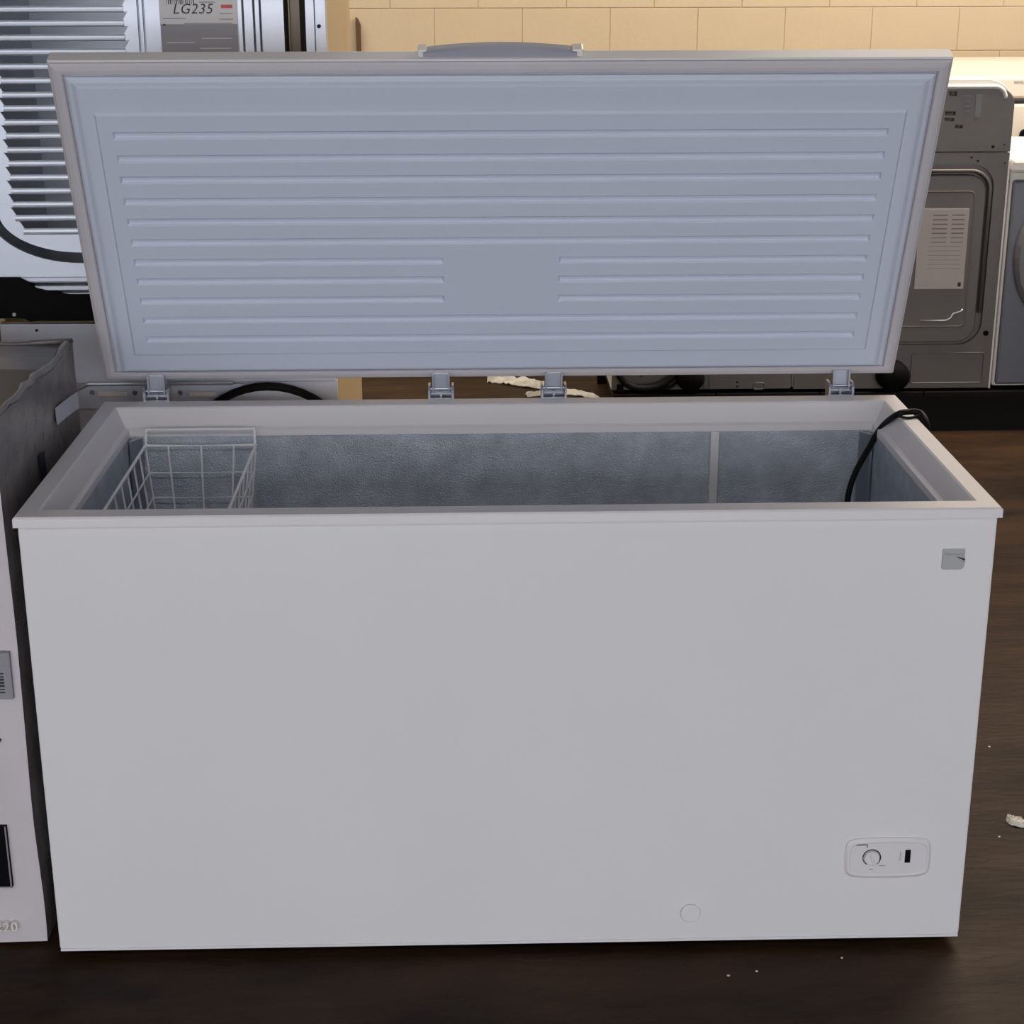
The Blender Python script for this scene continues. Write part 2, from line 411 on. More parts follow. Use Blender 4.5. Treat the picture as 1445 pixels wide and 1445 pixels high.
sw2.tube(pts2, [.0002+.0020*(i/8) for i in range(9)], 8); sw2.build('swoosh_reflection', M['ink'], badge)  # dark reflection on the chrome swoosh, put on as an ink bar

# control plate
c0 = pY(1190, 1238, 0); c1 = pY(1315, 1180, 0)
ccx, ccz = (c0.x+c1.x)/2, (c0.z+c1.z)/2; chw, chh = (c1.x-c0.x)/2, (c1.z-c0.z)/2
def bulge(hw, hh, y, p=8.5, n=80):
    out = []
    for k in range(n):
        a = 2*pi*k/n; ca, sa = cos(a), sin(a)
        r = (abs(ca)**p+abs(sa)**p)**(-1/p)
        x_, z_ = r*ca, r*sa
        out.append((ccx+hw*x_*(1-.03*abs(z_)**2), y, ccz+hh*z_*(1-.07*abs(x_)**2)))
    return out
cp = MB(); cp.loft([bulge(chw, chh, .001), bulge(chw, chh, -.0035), bulge(chw-.004, chh-.004, -.0065), bulge(chw-.007, chh-.007, -.0070), bulge(chw-.009, chh-.009, -.0060)], False, True)
ctl = cp.build('control_panel', M['control'], fz)
YC = -.0060
dc = pY(1230, 1210, YC)
dl = MB(); dl.cyl((dc.x, YC+.002, dc.z), (dc.x, YC-.006, dc.z), .0135, 32); dial = dl.build('dial', M['control'], ctl, bevel=.0015)
pn = MB(); pn.box(-.0022, .0022, YC-.0085, YC-.005, -.013, .011)
a = radians(17)
pn.v = [(dc.x+x*cos(a)-z*sin(a), y, dc.z+x*sin(a)+z*cos(a)) for x, y, z in pn.v]
pn.build('dial_grip', M['control'], dial, bevel=.001)
sc = MB(); arc = []
for k in range(41):
    t = radians(-55+ (295)*k/40); arc.append((dc.x+.0158*cos(t), YC-.0003, dc.z+.0158*sin(t)))
sc.tube(arc, [.0005+.0006*(1-k/40)+.0004 for k in range(41)], 6); sc.build('dial_scale', M['ink'], ctl)
for i, (xa, ya, xb_, yb) in enumerate(((1208, 1191, 1224, 1193.5), (1223, 1192, 1225, 1196), (1240, 1221, 1249, 1222), (1226, 1226, 1232, 1227))):
    A = pY(xa, yb, YC); B = pY(xb_, ya, YC)
    mk = MB(); mk.box(A.x, B.x, YC-.0005, YC+.0005, A.z, B.z); mk.build('scale_marking', M['greyink'], ctl)
A = pY(1277, 1217, YC); B = pY(1285, 1199, YC)
il = MB(); il.box(A.x-.001, B.x+.0005, YC-.002, YC+.001, A.z, B.z); il.build('indicator_window', M['blackpl'], ctl, bevel=.001)
A = pY(1269.5, 1216, YC); B = pY(1271.5, 1200, YC)
text('indicator_lettering', 'Power', .0062, lambda a, b, d: Vector(((A.x+B.x)/2-b, YC-.0003-d, (A.z+B.z)/2+a)), M['greyink'], ctl, .0001)
# drain cap
dp = pY(974, 1287, 0)
dn = MB(); dn.cyl((dp.x, .001, dp.z), (dp.x, -.007, dp.z), .0180, 36); dn.build('drain_cap', M['enamel'], fz, bevel=.0015)

# power cord over the right rim, hanging into the tub
cpts = [pX(1312, 640, HW+.02), pX(1308, 600, HW+.018), pZ(1299, 583, ZT+.008), pZ(1284, 581, ZT+.010), pZ(1266, 585, ZT+.007)]
q = pX(1246, 606, ix-.012); cpts.append(Vector((q.x-.004, q.y, q.z+.004)))
q = pY(1224, 636, .62); cpts.append(q)
q = pY(1208, 665, .60); cpts.append(q)
q = pY(1199, 690, .585); cpts.append(q)
q = pY(1195.5, 712, .575); cpts.append(q)
q = pY(1193, 760, .56); cpts.append(q)
q = pY(1190, 830, .55); cpts.append(q)
cd = MB(); cd.tube(spline(cpts, 8), .0062, 10); cd.build('power_cord', M['black'], fz, smooth=True)
# second loop of the cord beside the rim
cpts2 = [pX(1308, 606, HW+.016), pZ(1300, 586, ZT+.006), pZ(1292, 588, ZT+.0035), pZ(1280, 589.5, ZT+.003), pZ(1266, 587, ZT+.0035)]
cd2 = MB(); cd2.tube(spline(cpts2, 8), .0026, 8); cd2.build('cord_tie', M['black'], fz, smooth=True)

# ------------------------------------------------------------------ wire basket hanging in the tub
ZR = ZT-.070
bxl = pZ(205, 629, ZR); bxr = pZ(361, 628, ZR)
bX0, bX1 = bxl.x, bxr.x; bY1 = min(ly1-.015, (bxl.y+bxr.y)/2); bY0 = iy0+.040
bk = thing('wire_basket', ((bX0+bX1)/2, (bY0+bY1)/2, ZR-.20), 'white wire basket hanging inside the open freezer tub', 'basket')
R1, R2 = .0032, .0020
r = MB(); r.tube([(bX0,bY0,ZR),(bX1,bY0,ZR),(bX1,bY1,ZR),(bX0,bY1,ZR)], R1, 10, True); r.build('top_frame', M['wire'], bk)
for yy, yo in ((bY1, .004), (bY0, -.004)):
    hz = ZT-.038
    h = MB(); h.tube(spline([(bX0+.002,yy,ZR),(bX0+.002,yy+yo,ZR+.018),(bX0+.002,yy+yo*2,hz)], 4)+[Vector((bX1-.002,yy+yo*2,hz))]+spline([(bX1-.002,yy+yo*2,hz),(bX1-.002,yy+yo,ZR+.018),(bX1-.002,yy,ZR)],4)[1:], .0027, 8); h.build('hanger', M['wire'], bk)
DB = .21; TP = .022
def side(x, y, dz):
    """point on tapering basket wall"""
    f = dz/DB
    cx, cy = (bX0+bX1)/2, (bY0+bY1)/2
    return (cx+(x-cx)*(1-f*TP/((bX1-bX0)/2)), cy+(y-cy)*(1-f*TP/((bY1-bY0)/2)), ZR-dz)
nx, ny = 4, 9
for k in range(nx+1):
    x = bX0+(bX1-bX0)*(0, .205, .505, .80, 1)[k]
    for yy in (bY0, bY1):
        if k in (0, nx): continue
        u = MB(); u.tube([side(x,yy,0), side(x,yy,DB)], R2, 8); u.build('wire', M['wire'], bk)
for k in range(ny+1):
    y = bY0+(bY1-bY0)*k/ny
    for xx in (bX0, bX1):
        u = MB(); u.tube([side(xx,y,0), side(xx,y,DB)], R2, 8); u.build('wire', M['wire'], bk)
for dz in (.056, .108, .16, DB):
    u = MB(); u.tube([side(bX0,bY0,dz), side(bX1,bY0,dz), side(bX1,bY1,dz), side(bX0,bY1,dz)], R2, 8, True); u.build('ring_wire', M['wire'], bk)
for k in range(1, nx):
    x = bX0+(bX1-bX0)*k/nx; u = MB(); u.tube([side(x,bY0,DB), side(x,bY1,DB)], R2, 8); u.build('bottom_wire', M['wire'], bk)
for k in range(1, ny):
    y = bY0+(bY1-bY0)*k/ny; u = MB(); u.tube([side(bX0,y,DB), side(bX1,y,DB)], R2, 8); u.build('bottom_wire', M['wire'], bk)

# ------------------------------------------------------------------ stacked washer and dryer behind (backs towards us)
TY = .95
XR = pY(458, 0, TY).x; XM = pY(399, 0, TY).x; XL = XR-.74
zb0 = pY(60, 452, TY).z; zb1 = pY(60, 391, TY).z          # black bracket band
tw = thing('clothes_dryer', ((XL+XR)/2, TY+.35, zb0-.006), 'silver louvred dryer stacked on a washer, back turned to the freezer', 'dryer')
cbx = MB(); cbx.box(XL+.006, XR-.002, TY+.60, TY+.80, zb0-.004, zb0+.95)
cbx.box(XL+.006, XL+.02, TY+.012, TY+.605, zb0-.004, zb0+.95); cbx.box(XM-.012, XR-.002, TY+.036, TY+.605, zb0-.004, zb0+.95)
cbx.box(XL+.006, XR-.002, TY+.036, TY+.605, zb0-.004, zb0+.012); cbx.box(XL+.006, XR-.002, TY+.012, TY+.605, zb0+.93, zb0+.95); cbx.build('cabinet', M['beige'], tw)
bp_ = MB(); bp_.box(XL+.02, XM-.012, TY+.45, TY+.46, zb0+.012, zb0+.93); bp_.box(XL+.02, XL+.023, TY+.016, TY+.45, zb0+.012, zb0+.93); bp_.box(XM-.015, XM-.012, TY+.04, TY+.45, zb0+.012, zb0+.93); bp_.box(XL+.02, XM-.012, TY+.04, TY+.45, zb0+.012, zb0+.015); bp_.build('inner_sheet', M['silver'], tw)
# back sheet with louvre slots and pressed grooves
PF = facing(TY)
def P2(x, y): q_ = pY(x, y, TY); return (q_.x, q_.z)
ys = [22.5, 43, 63, 84, 104, 124, 143, 163, 182, 202, 221, 241, 260, 279, 298, 317]
allys = [2.5-20.2*k for k in range(14)][::-1]+ys
xsl, xsr = P2(5.5, 221)[0], P2(181.5, 43)[0]
hh, sk = .0082, .0105
loops_h = []
for y in allys:
    zc = P2(60, y)[1]; ins = {317: .018, 298: .003}.get(y, 0.0)
    loops_h.append([(xsl+ins+sk, zc-hh), (xsr-ins-sk, zc-hh), (xsr-ins, zc+hh), (xsl+ins, zc+hh)])
gro = []
for gx in (193.5, 201, 341.5, 357, 366):
    a_, _ = P2(gx, 0)
    gro.append(rrect(a_-.0024, a_+.0024, zb1+.10, zb0+.90, .002, 2))
TSH = .0012
acx, acz = P2(110, 300); aw = P2(230, 300)[0]-acx; ah = acz-P2(110, 364)[1]; ag = .0115
def arc_line(o_): return [(acx-aw-o_, zb0+.945)]+[(acx+(aw+o_)*cos(pi+pi*k/28), acz+(ah+o_)*sin(pi+pi*k/28)) for k in range(15)]+[(acx+.06, acz-ah-o_)]
outer = [(XL+.012, zb1-.012), (XM, zb1-.012), (XM, zb0+.945)]+arc_line(-ag)+arc_line(ag)[::-1]+[(XL+.012, zb0+.945)]
plate('back_sheet', outer, loops_h+gro, .008, lambda a, b, d: Vector((a, TY+.005-d, b)), M['silver'], tw)
for lp in loops_h:       # outward pressed hood under each slot
    sl = MB(); x0, x1 = lp[0][0], lp[1][0]; z = lp[0][1]
    sl.loft([[(x, TY+.003, z), (x, TY-.0006, z-.0004), (x, TY-.0016, z-.003), (x, TY-.0020, z-.0068), (x, TY-.0016, z-.0105), (x, TY-.0006, z-.0130), (x, TY+.003, z-.0134)] for x in (x0-.002, x1+.002)], True, True)
    sl.build('louvre_slat', M['silver'], tw)
# round bead around the louvre field
# right hand recess and flange
rc0 = P2(399, 30)[0]; rc1 = P2(431, 30)[0]
g = MB(); g.loft([[(rc0, TY+.004, z), (rc0+.012, TY+.022, z), (rc1-.014, TY+.024, z), (rc1, TY+.006, z), (rc1, TY+.034, z), (rc0, TY+.034, z)] for z in (zb1-.02, zb0+.945)], True, True)
g.build('recess_strip', M['brown_metal'], tw)
rb = MB(); rb.box(rc0+.011, rc0+.014, TY+.006, TY+.024, zb1-.02, zb0+.94); rb.build('recess_rib', M['brown_metal'], tw)
a_ = P2(444, 30)[0]
fg = MB(); fg.box(rc1, a_-.0013, TY+.002, TY+.022, zb1-.02, zb0+.945); fg.box(a_+.0013, XR, TY+.002, TY+.022, zb1-.02, zb0+.945); fg.box(rc1, XR, TY+.022, TY+.06, zb1-.02, zb0+.945)
fgo = fg.build('side_flange', M['silver'], tw)
sx_, sz_ = P2(450, 37); s_ = MB(); s_.cyl((sx_, TY+.003, sz_), (sx_, TY-.003, sz_), .004, 12); s_.build('screw', M['dark'], fgo)
# label
l0 = P2(229, 76); l1 = P2(331, -60)
zsplit = P2(280, 34)[1]
lb = MB(); lb.box(l0[0], l1[0], TY-.0022, TY, l0[1]-.03, l1[1]); lab = lb.build('rating_label', M['paper'], tw)
lb2 = MB(); lb2.box(l0[0]+.001, l1[0]-.001, TY-.0026, TY-.002, l0[1]-.028, zsplit); lb2.build('label_lower_sheet', M['greypaper'], lab)
tc_ = P2(271.5, 13)
text('handwriting', 'LG235', .0285, lambda a, b, d: Vector((tc_[0]+a, TY-.0026-d, tc_[1]+b)), M['ink'], lab, .0002, shear=.25, spacing=1.08)
random.seed(3)
for k in range(15):
    xx = 235+k*2.7; A = P2(xx, 6); wd = random.choice((.0008, .0012, .002))
    bb = MB(); bb.box(A[0], A[0]+wd, TY-.0027, TY-.002, A[1], A[1]+.035); bb.build('barcode_bar', M['ink'], lab)
A = P2(312, 11.5); B = P2(328, 6.5); rr_ = MB(); rr_.box(A[0], B[0], TY-.0027, TY-.002, A[1], B[1]); rr_.build('red_print', M['red'], lab)
for (xa, xb_, y) in ((281, 303, 3), (310, 328, 19), (230, 262, 26), (310, 329, 27), (260, 328, 33), (285, 328, 54), (283, 326, 68), (236, 270, 45), (236, 275, 60)):
    A = P2(xa, y+.7); B = P2(xb_, y-.7); pr = MB(); pr.box(A[0], B[0], TY-.0030, TY-.002, A[1], B[1]); pr.build('print_line', M['paper'] if y > 50 else M['greyink'], lab)
A = P2(229, 36); tri = MB(); tri.loft([[(A[0], TY-.003, A[1]), (A[0]+.009, TY-.003, A[1]), (A[0]+.0045, TY-.003, A[1]+.004)], [(A[0], TY-.002, A[1]), (A[0]+.009, TY-.002, A[1]), (A[0]+.0045, TY-.002, A[1]+.004)]], True, True); tri.build('warning_mark', M['ink'], lab)
# bottom flange rails
for y0, y1 in ((398, 391), (410, 403), (418, 413)):
    A = P2(30, y0); B = P2(30, y1); rl = MB(); rl.box(XL+.03, XM, TY-.006, TY+.01, A[1], B[1]); rl.build('bottom_rail', M['silver'], tw, bevel=.002)
# black bracket band
pts = [(-110, 391), (30, 391), (42, 397), (52, 405), (75, 411), (100, 414), (140, 414), (190, 414), (190, 450), (60, 450), (45, 451), (38, 447), (-110, 446)]
br = plate('base_bracket', [P2(*p) for p in pts][::-1], [], .03, lambda a, b, d: Vector((a, TY-.005-d, b)), M['blackpl'], tw)
A = P2(23.5, 441); s_ = MB(); s_.cyl((A[0], TY-.018, A[1]), (A[0], TY-.022, A[1]), .004, 12); s_.build('screw', M['zinc'], br)

ws = thing('washing_machine', ((XL+XR)/2, TY+.35, 0), 'pale grey washer under the silver louvred dryer, black hose loop on its back', 'washing machine')
wc = MB(); wc.box(XL+.006, XR, TY+.012, TY+.80, .0, zb0-.006); wc.build('cabinet', M['beige'], ws, bevel=.006)
zbs = P2(200, 541)[1]
wp = MB(); wp.box(XL+.01, P2(474, 545)[0], TY, TY+.014, zbs, zb0-.008); wp.build('back_sheet', M['tower'], ws, bevel=.003)
u = MB(); u.box(XL+.012, P2(345, 560)[0], TY+.006, TY+.014, .02, zbs+.004); u.build('lower_recess', M['tower'], ws)
u = MB(); u.box(P2(345, 560)[0], XR-.002, TY+.004, TY+.014, .02, zbs+.004); u.build('lower_sheet', M['lidpl'], ws)
A = P2(52, 466); s_ = MB(); s_.cyl((A[0], TY+.002, A[1]), (A[0], TY-.003, A[1]), .003, 10); s_.build('screw', M['dark'], ws)
# stamped lower rail with holes and slots
z0, z1 = P2(200, 575)[1], P2(200, 541)[1]
holes = []
for hx_ in (131, 191, 255, 395):
    A = P2(hx_, 553); holes.append([(A[0]+.006*cos(t*pi/5), A[1]+.006*sin(t*pi/5)) for t in range(10)])
rail = plate('stamped_rail', [P2(112, 575), P2(345, 575), P2(345, 541), P2(125, 541), P2(112, 549)], holes, .008, lambda a, b, d: Vector((a, TY-.004-d, b)), M['lidpl'], ws)
for xa, xb_ in ((139, 179), (267, 305)):
    A = P2(xa, 558); B = P2(xb_, 551); q_ = MB(); q_.box(A[0], B[0], TY-.012, TY-.005, A[1], B[1]); q_.build('raised_pad', M['white'], rail, bevel=.002)
rk = MB(); A = P2(108, 541)[1]; rk.tube([(P2(108, 549)[0], TY-.008, P2(108, 549)[1]), (P2(125, 541)[0], TY-.008, A), (P2(330, 541)[0], TY-.008, A)], .005, 8); rk.build('rail_edge', M['silver'], rail)
hc = P2(384, 662); hr = P2(384, 543)[1]-hc[1]
ho = MB(); ho.tube([(hc[0]+hr*cos(2*pi*k/48), TY-.014, hc[1]+hr*sin(2*pi*k/48)) for k in range(48)], .0092, 10, True); ho.build('hose_loop', M['black'], ws, smooth=True)
dk = MB(); rings = []
for rr2, yy in ((hr-.008, TY), (hr-.010, TY-.008), (hr-.035, TY-.012), (hr-.038, TY-.006), (hr-.09, TY-.010), (.03, TY-.016)):
    rings.append([(hc[0]+rr2*cos(2*pi*k/48), yy, hc[1]+rr2*sin(2*pi*k/48)) for k in range(48)])
dk.loft(rings, False, True); dk.build('motor_cover', M['silver'], ws, smooth=False)

# ------------------------------------------------------------------ carton at the left of the freezer
BX1, BY0, BY1, BZ = -.862, .050, .66, 1.0
ct = thing('appliance_carton', (BX1-.33, (BY0+BY1)/2, 0), 'white printed appliance carton wrapped in film, left of the freezer', 'carton')
bx = bmesh.new()
def wob(p, a=.006, s=4.0):
    n = mnoise.noise_vector(Vector(p)*s); return Vector(p)+Vector((n.x, n.y, n.z))*a
nxs, nys, nzs = 14, 12, 20
cm = MB()
def grid(f, nu, nv):
    vv = [wob(f(i/nu, j/nv)) for j in range(nv+1) for i in range(nu+1)]
    ff = [(j*(nu+1)+i, j*(nu+1)+i+1, (j+1)*(nu+1)+i+1, (j+1)*(nu+1)+i) for j in range(nv) for i in range(nu)]
    return vv, ff
BX0 = BX1-.66
cm.add(*grid(lambda u, v: (BX0+(BX1-BX0)*u, BY0, .006+(BZ-.006)*v), nxs, nzs))
cm.add(*grid(lambda u, v: (BX0+(BX1-BX0)*u, BY1, .006+(BZ-.006)*v), nxs, nzs))
cm.add(*grid(lambda u, v: (BX0, BY0+(BY1-BY0)*u, .006+(BZ-.006)*v), nys, nzs))
cm.add(*grid(lambda u, v: (BX0+(BX1-BX0)*u, BY0+(BY1-BY0)*v, .006), nxs, nys))
bodyc = cm.build('front_and_sides', M['carton'], ct, smooth=True)
cr = MB(); cr.add(*grid(lambda u, v: (BX1, BY0+(BY1-BY0)*u, .006+(BZ-.006)*v), nys, nzs)); cr.build('film_wrapped_side', M['film'], ct, smooth=True)
tp = MB(); tp.add(*grid(lambda u, v: (BX0+(BX1-BX0)*u, BY0+(BY1-BY0)*v, BZ), nxs, nys)); tp.build('top', M['cartontop'], ct, smooth=True)
# folded film ridge along the top edge and tape strip on top and side
fr = MB()
pts = [wob((BX1-.004+random.uniform(-.004, .004), BY0+(BY1-BY0)*k/16, BZ+random.uniform(0, .005))) for k in range(17)]
fr.tube(pts, [.006+random.uniform(-.002, .003) for _ in pts], 7); fr.build('film_ridge', M['film'], ct, smooth=True)
bkz = MB(); pts = [wob((BX0+(BX1-BX0)*k/14, BY1-.004, BZ+random.uniform(-.001, .006))) for k in range(15)]
bkz.tube(pts, .006, 7); bkz.build('film_ridge', M['film'], ct, smooth=True)
tmid = .38
tpn = MB(); tpn.add(*grid(lambda u, v: (BX0+(BX1-BX0)*u, .05+tmid*v, BZ+.003), 12, 8)); tpn.build('cardboard_flap', mat('grey_brown_flap', (96, 90, 86), .6, 0, .3, var=.1, scale=10), ct, smooth=True)
tape = MB(); tape.add(*grid(lambda u, v: (BX1+.003, .46+.19*u, .885+.035*v-.02*u), 6, 3)); tape.build('tape_strip', M['tower'], ct, smooth=True)
for (y0, y1, z0, z1) in ((.30, .345, .55, .87), (.50, .62, .50, .80)):
    pp = MB(); pp.add(*grid(lambda u, v: (BX1+.003, y0+(y1-y0)*u, z0+(z1-z0)*v), 4, 6)); pp.build('printed_panel', M['dark'], ct, smooth=True)
BF = BY0-.006
lab_ = MB(); A = pY(-40, 986, BF); B = pY(13, 920, BF); lab_.box(A.x, B.x, BF-.004, BF+.006, A.z, B.z); cl_ = lab_.build('shipping_label', M['greypaper'], ct)
for k in range(7):
    z = A.z+.012+k*.006; u = MB(); u.box(B.x-.05, B.x-.013, BF-.005, BF-.003, z, z+random.choice((.002, .0035))); u.build('barcode_bar', M['ink'], cl_)
A = pY(-60, 1252, BF); B = pY(9, 1165, BF); u = MB(); u.box(A.x, B.x, BF-.004, BF+.006, A.z, B.z); ph_ = u.build('product_picture', M['blackpl'], ct)
u = MB(); u.box(B.x-.003, B.x-.0005, BF-.0045, BF-.003, A.z, B.z); u.box(A.x, B.x, BF-.0045, BF-.003, A.z, A.z+.002); u.build('picture_border', M['greyink'], ph_)
tcn = pY(10, 1307, BF)
text('lettering', '220', .026, lambda a, b, d: Vector((tcn.x+a, BF-.001-d, tcn.z+b)), M['white'], ct, .004, spacing=1.1)
A = pY(-2, 1045, BF); u = MB(); u.cyl((A.x, BF+.004, A.z), (A.x, BF-.004, A.z), .004, 12); u.build('printed_dot', M['ink'], ct)

# ------------------------------------------------------------------ row of machines on a low black platform behind
RY = 3.46
PZ = pY(1396, 551, RY).z
pf = thing('low_platform', (1.7, RY+.4, 0), 'low black platform carrying the row of laundry machines', 'platform')
u = MB(); u.box(.47, 3.6, RY-.01, RY+.035, 0.0, PZ-.022); u.build('front_board', M['platform'], pf)
u = MB(); u.box(.47, 3.6, RY+.75, RY+.79, 0.0, PZ-.022); u.build('back_board', M['platform'], pf)
for k in range(8):
    x0 = .468+k*.392; u = MB(); u.box(x0, x0+.388, RY-.015, RY+.80, PZ-.022, PZ); u.build('plank', M['platform'], pf, bevel=.002)

def rr_frame(root, x0, x1, z0, z1, r, Y, mat_, name, rad=.006, open_left=False):
    p = [(a, Y, b) for a, b in rrect(x0, x1, z0, z1, r, 8)]
    t = MB(); t.tube(p, rad, 8, True); return t.build(name, mat_, root, smooth=True)

# dryer B : back towards us, label sheet, rounded console
xl, xr = pY(1118, 556, RY).x, pY(1396, 551, RY).x
zj = pY(1380, 215, RY).z; zt_ = pY(1380, 112, RY).z
dB = thing('clothes_dryer', ((xl+xr)/2, RY+.35, PZ), 'grey-backed dryer with paper label and rounded white console on the black platform', 'dryer')
u = MB(); u.box(xl, xr, RY+.021, RY+.70, PZ+.012, zj); u.build('cabinet', M['white'], dB, bevel=.006)
def PB(x, y): q_ = pY(x, y, RY); return (q_.x, q_.z)
gx0, gz0 = xl+.06, PB(1380, 486)[1]; gx1, gz1 = PB(1403, 300)[0]-.01, PB(1380, 232)[1]
ring_o = rrect(gx0, gx1, gz0, gz1, .085, 10); ring_i = rrect(gx0+.028, gx1-.028, gz0+.012, gz1-.036, .066, 10)
plate('back_sheet', [(xl+.003, PZ+.012), (xr-.003, PZ+.012), (xr-.003, zj-.0015), (xl+.003, zj-.0015)], [ring_o], .010, lambda a, b, d: Vector((a, RY+.005-d, b)), M['dryer'], dB)
gb = MB(); gb.box(gx0-.01, gx1+.01, RY+.014, RY+.02, gz0-.01, gz1+.01); gb.build('groove_floor', M['dryer'], dB)
plate('access_panel', ring_i, [], .016, lambda a, b, d: Vector((a, RY+.004-d, b)), M['dryer'], dB, bevel=.004)
hx0, hx1 = xl+.12, PB(1373, 300)[0]; hz0, hz1 = PB(1360, 460)[1], PB(1360, 270)[1]
rr_frame(dB, hx0, hx1, hz0, hz1, .02, RY-.004, M['dryer'], 'pressed_bead', .0055)
rr_frame(dB, hx0+.02, hx1-.014, hz0+.02, hz1-.04, .014, RY-.004, M['dryer'], 'pressed_bead', .004)
# corner highlight bead
arcp = [(gx1-.014-.075+.075*cos(t), RY-.004, gz1-.022-.075+.075*sin(t)) for t in [pi/2*(1-k/10) for k in range(11)]]
arcp = arcp+[(gx1-.014, RY-.004, gz0+.12)]
u = MB(); u.tube([(gx0+.1, RY-.004, gz1-.022)]+arcp, .007, 8); u.build('pressed_bead', M['dryer'], dB, smooth=True)
A = PB(1300, 407); B = PB(1367, 294)
ls = MB(); ls.box(A[0]-.03, B[0], RY-.013, RY-.003, A[1], B[1]); lsh = ls.build('instruction_sheet', M['sheet'], dB)
for k in range(13):
    z = B[1]-.02-k*.0165; u = MB()
    if k < 7:
        u.box(A[0]+.02, A[0]+.075, RY-.0131, RY-.012, z-.0045, z); u.box(A[0]+.09, B[0]-.015, RY-.0131, RY-.012, z-.0045, z)
    else: u.box(A[0]+.012, B[0]-.02, RY-.0131, RY-.012, z-.002, z)
    u.build('print_line', M['pinkink'] if k < 5 else M['greyink'], lsh)
u = MB(); q_ = PB(1352, 402); u.box(q_[0]-.006, q_[0]+.006, RY-.0131, RY-.012, q_[1]-.004, q_[1]+.012); u.build('printed_mark', M['ink'], lsh)
wpth = [PB(1297, 452), PB(1334, 452), PB(1341, 448), PB(1344, 442), PB(1355, 439), PB(1358, 436)]
u = MB(); u.tube([(a_, RY-.005, b_) for a_, b_ in wpth], .005, 8); u.build('wire_clip', M['silver'], dB, smooth=True)
q_ = PB(1391, 470); u = MB(); u.cyl((q_[0], RY+.002, q_[1]), (q_[0], RY-.004, q_[1]), .010, 14); u.build('hole_plug', M['blackpl'], dB)
# lower pressed rectangle
rr_frame(dB, PB(1284, 540)[0], PB(1385, 540)[0], PB(1330, 540)[1], PB(1330, 498)[1], .01, RY-.001, M['dryer'], 'pressed_bead', .003)
# side flange edge
u = MB(); u.box(xr-.006, xr, RY-.004, RY+.024, PZ+.01, zj-.03); u.build('side_edge', M['white'], dB)
# console with rounded corners
vent_holes = []
for (xa, xb_, ya, yb) in ((1340, 1350, 130, 135), (1334, 1348, 158, 163), (1333, 1346, 167, 171), (1348, 1358, 177, 181)):
    A = PB(xa, yb); B = PB(xb_, ya); vent_holes.append([(A[0], A[1]), (B[0], A[1]), (B[0], B[1]), (A[0], B[1])])
plate('console_back', rrect(xl+.02, xr-.002, zj+.0015, zt_-.03, [.003, .003, .06, .06], 8), vent_holes, .02, lambda a, b, d: Vector((a, RY+.012-d, b)), M['dryer'], dB, bevel=.003)
plate('console', rrect(xl+.01, xr+.001, zj+.001, zt_, [.003, .003, .10, .10], 10), vent_holes, .10, lambda a, b, d: Vector((a, RY+.075-d, b)), M['white'], dB, bevel=.003)
plate('console_face', rrect(xl+.012, xr-.001, zj+.003, zt_-.002, [.003, .003, .10, .10], 10), [], .02, lambda a, b, d: Vector((a, RY+.138-d, b)), M['white'], dB)
pth = [(a_, RY+.004, b_) for a_, b_ in rrect(xl+.02, xr-.036, zj-.1, zt_-.026, [.003, .003, .04, .04], 8)]
pth = [p for p in pth if p[2] > zt_-.12]
u = MB(); u.tube(pth, .009, 8); u.build('console_ridge', M['white'], dB, smooth=True)
for (xa, xb_, ya, yb, mt) in ((1375, 1386, 133, 165, 'greyplast'),
                              (1360, 1372, 134.5, 136, 'greyplast'), (1360, 1370, 142, 143.5, 'greyplast'), (1360, 1370, 149, 150.5, 'greyplast'), (1360, 1368, 156, 157.5, 'greyplast')):
    A = PB(xa, yb); B = PB(xb_, ya); u = MB(); u.box(A[0], B[0], RY-.003, RY+.004, A[1], B[1]); u.build('console_label', M[mt], dB)
for (xx, yy, rd) in ((1401, 207, .006), (1371, 222, .004), (1380, 227, .004), (1418, 230, .003), (1423, 256, .003), (1356, 260, .003), (1417, 204, .003)):
    A = PB(xx, yy); u = MB(); u.cyl((A[0], RY+.006, A[1]), (A[0], RY-.003, A[1]), rd, 10); u.build('screw', M['dark'], dB)

def elbow(root, px_, py_, rpx):
    A = PB(px_, py_); R_ = (PB(px_+rpx, py_)[0]-A[0])
    prof = [(1.0, .006), (1.0, -.03), (.94, -.05), (.78, -.065), (.5, -.075), (.15, -.078)]
    t = MB(); t.loft([[(A[0]+R_*k_*cos(2*pi*q/20), RY+y_, A[1]+R_*k_*.92*sin(2*pi*q/20)) for q in range(20)] for k_, y_ in prof], True, True)
    t.build('hose_connector', M['blackpl'], root, smooth=True)
def feet(root, x0, x1, y1):
    for x in (x0+.06, x1-.06):
        for y in (RY+.07, y1-.06):
            t = MB(); t.cyl((x, y, PZ), (x, y, PZ+.02), .02, 16); t.build('foot', M['black'], root)
feet(dB, xl, xr, RY+.70)
elbow(dB, 1258, 528, 23)

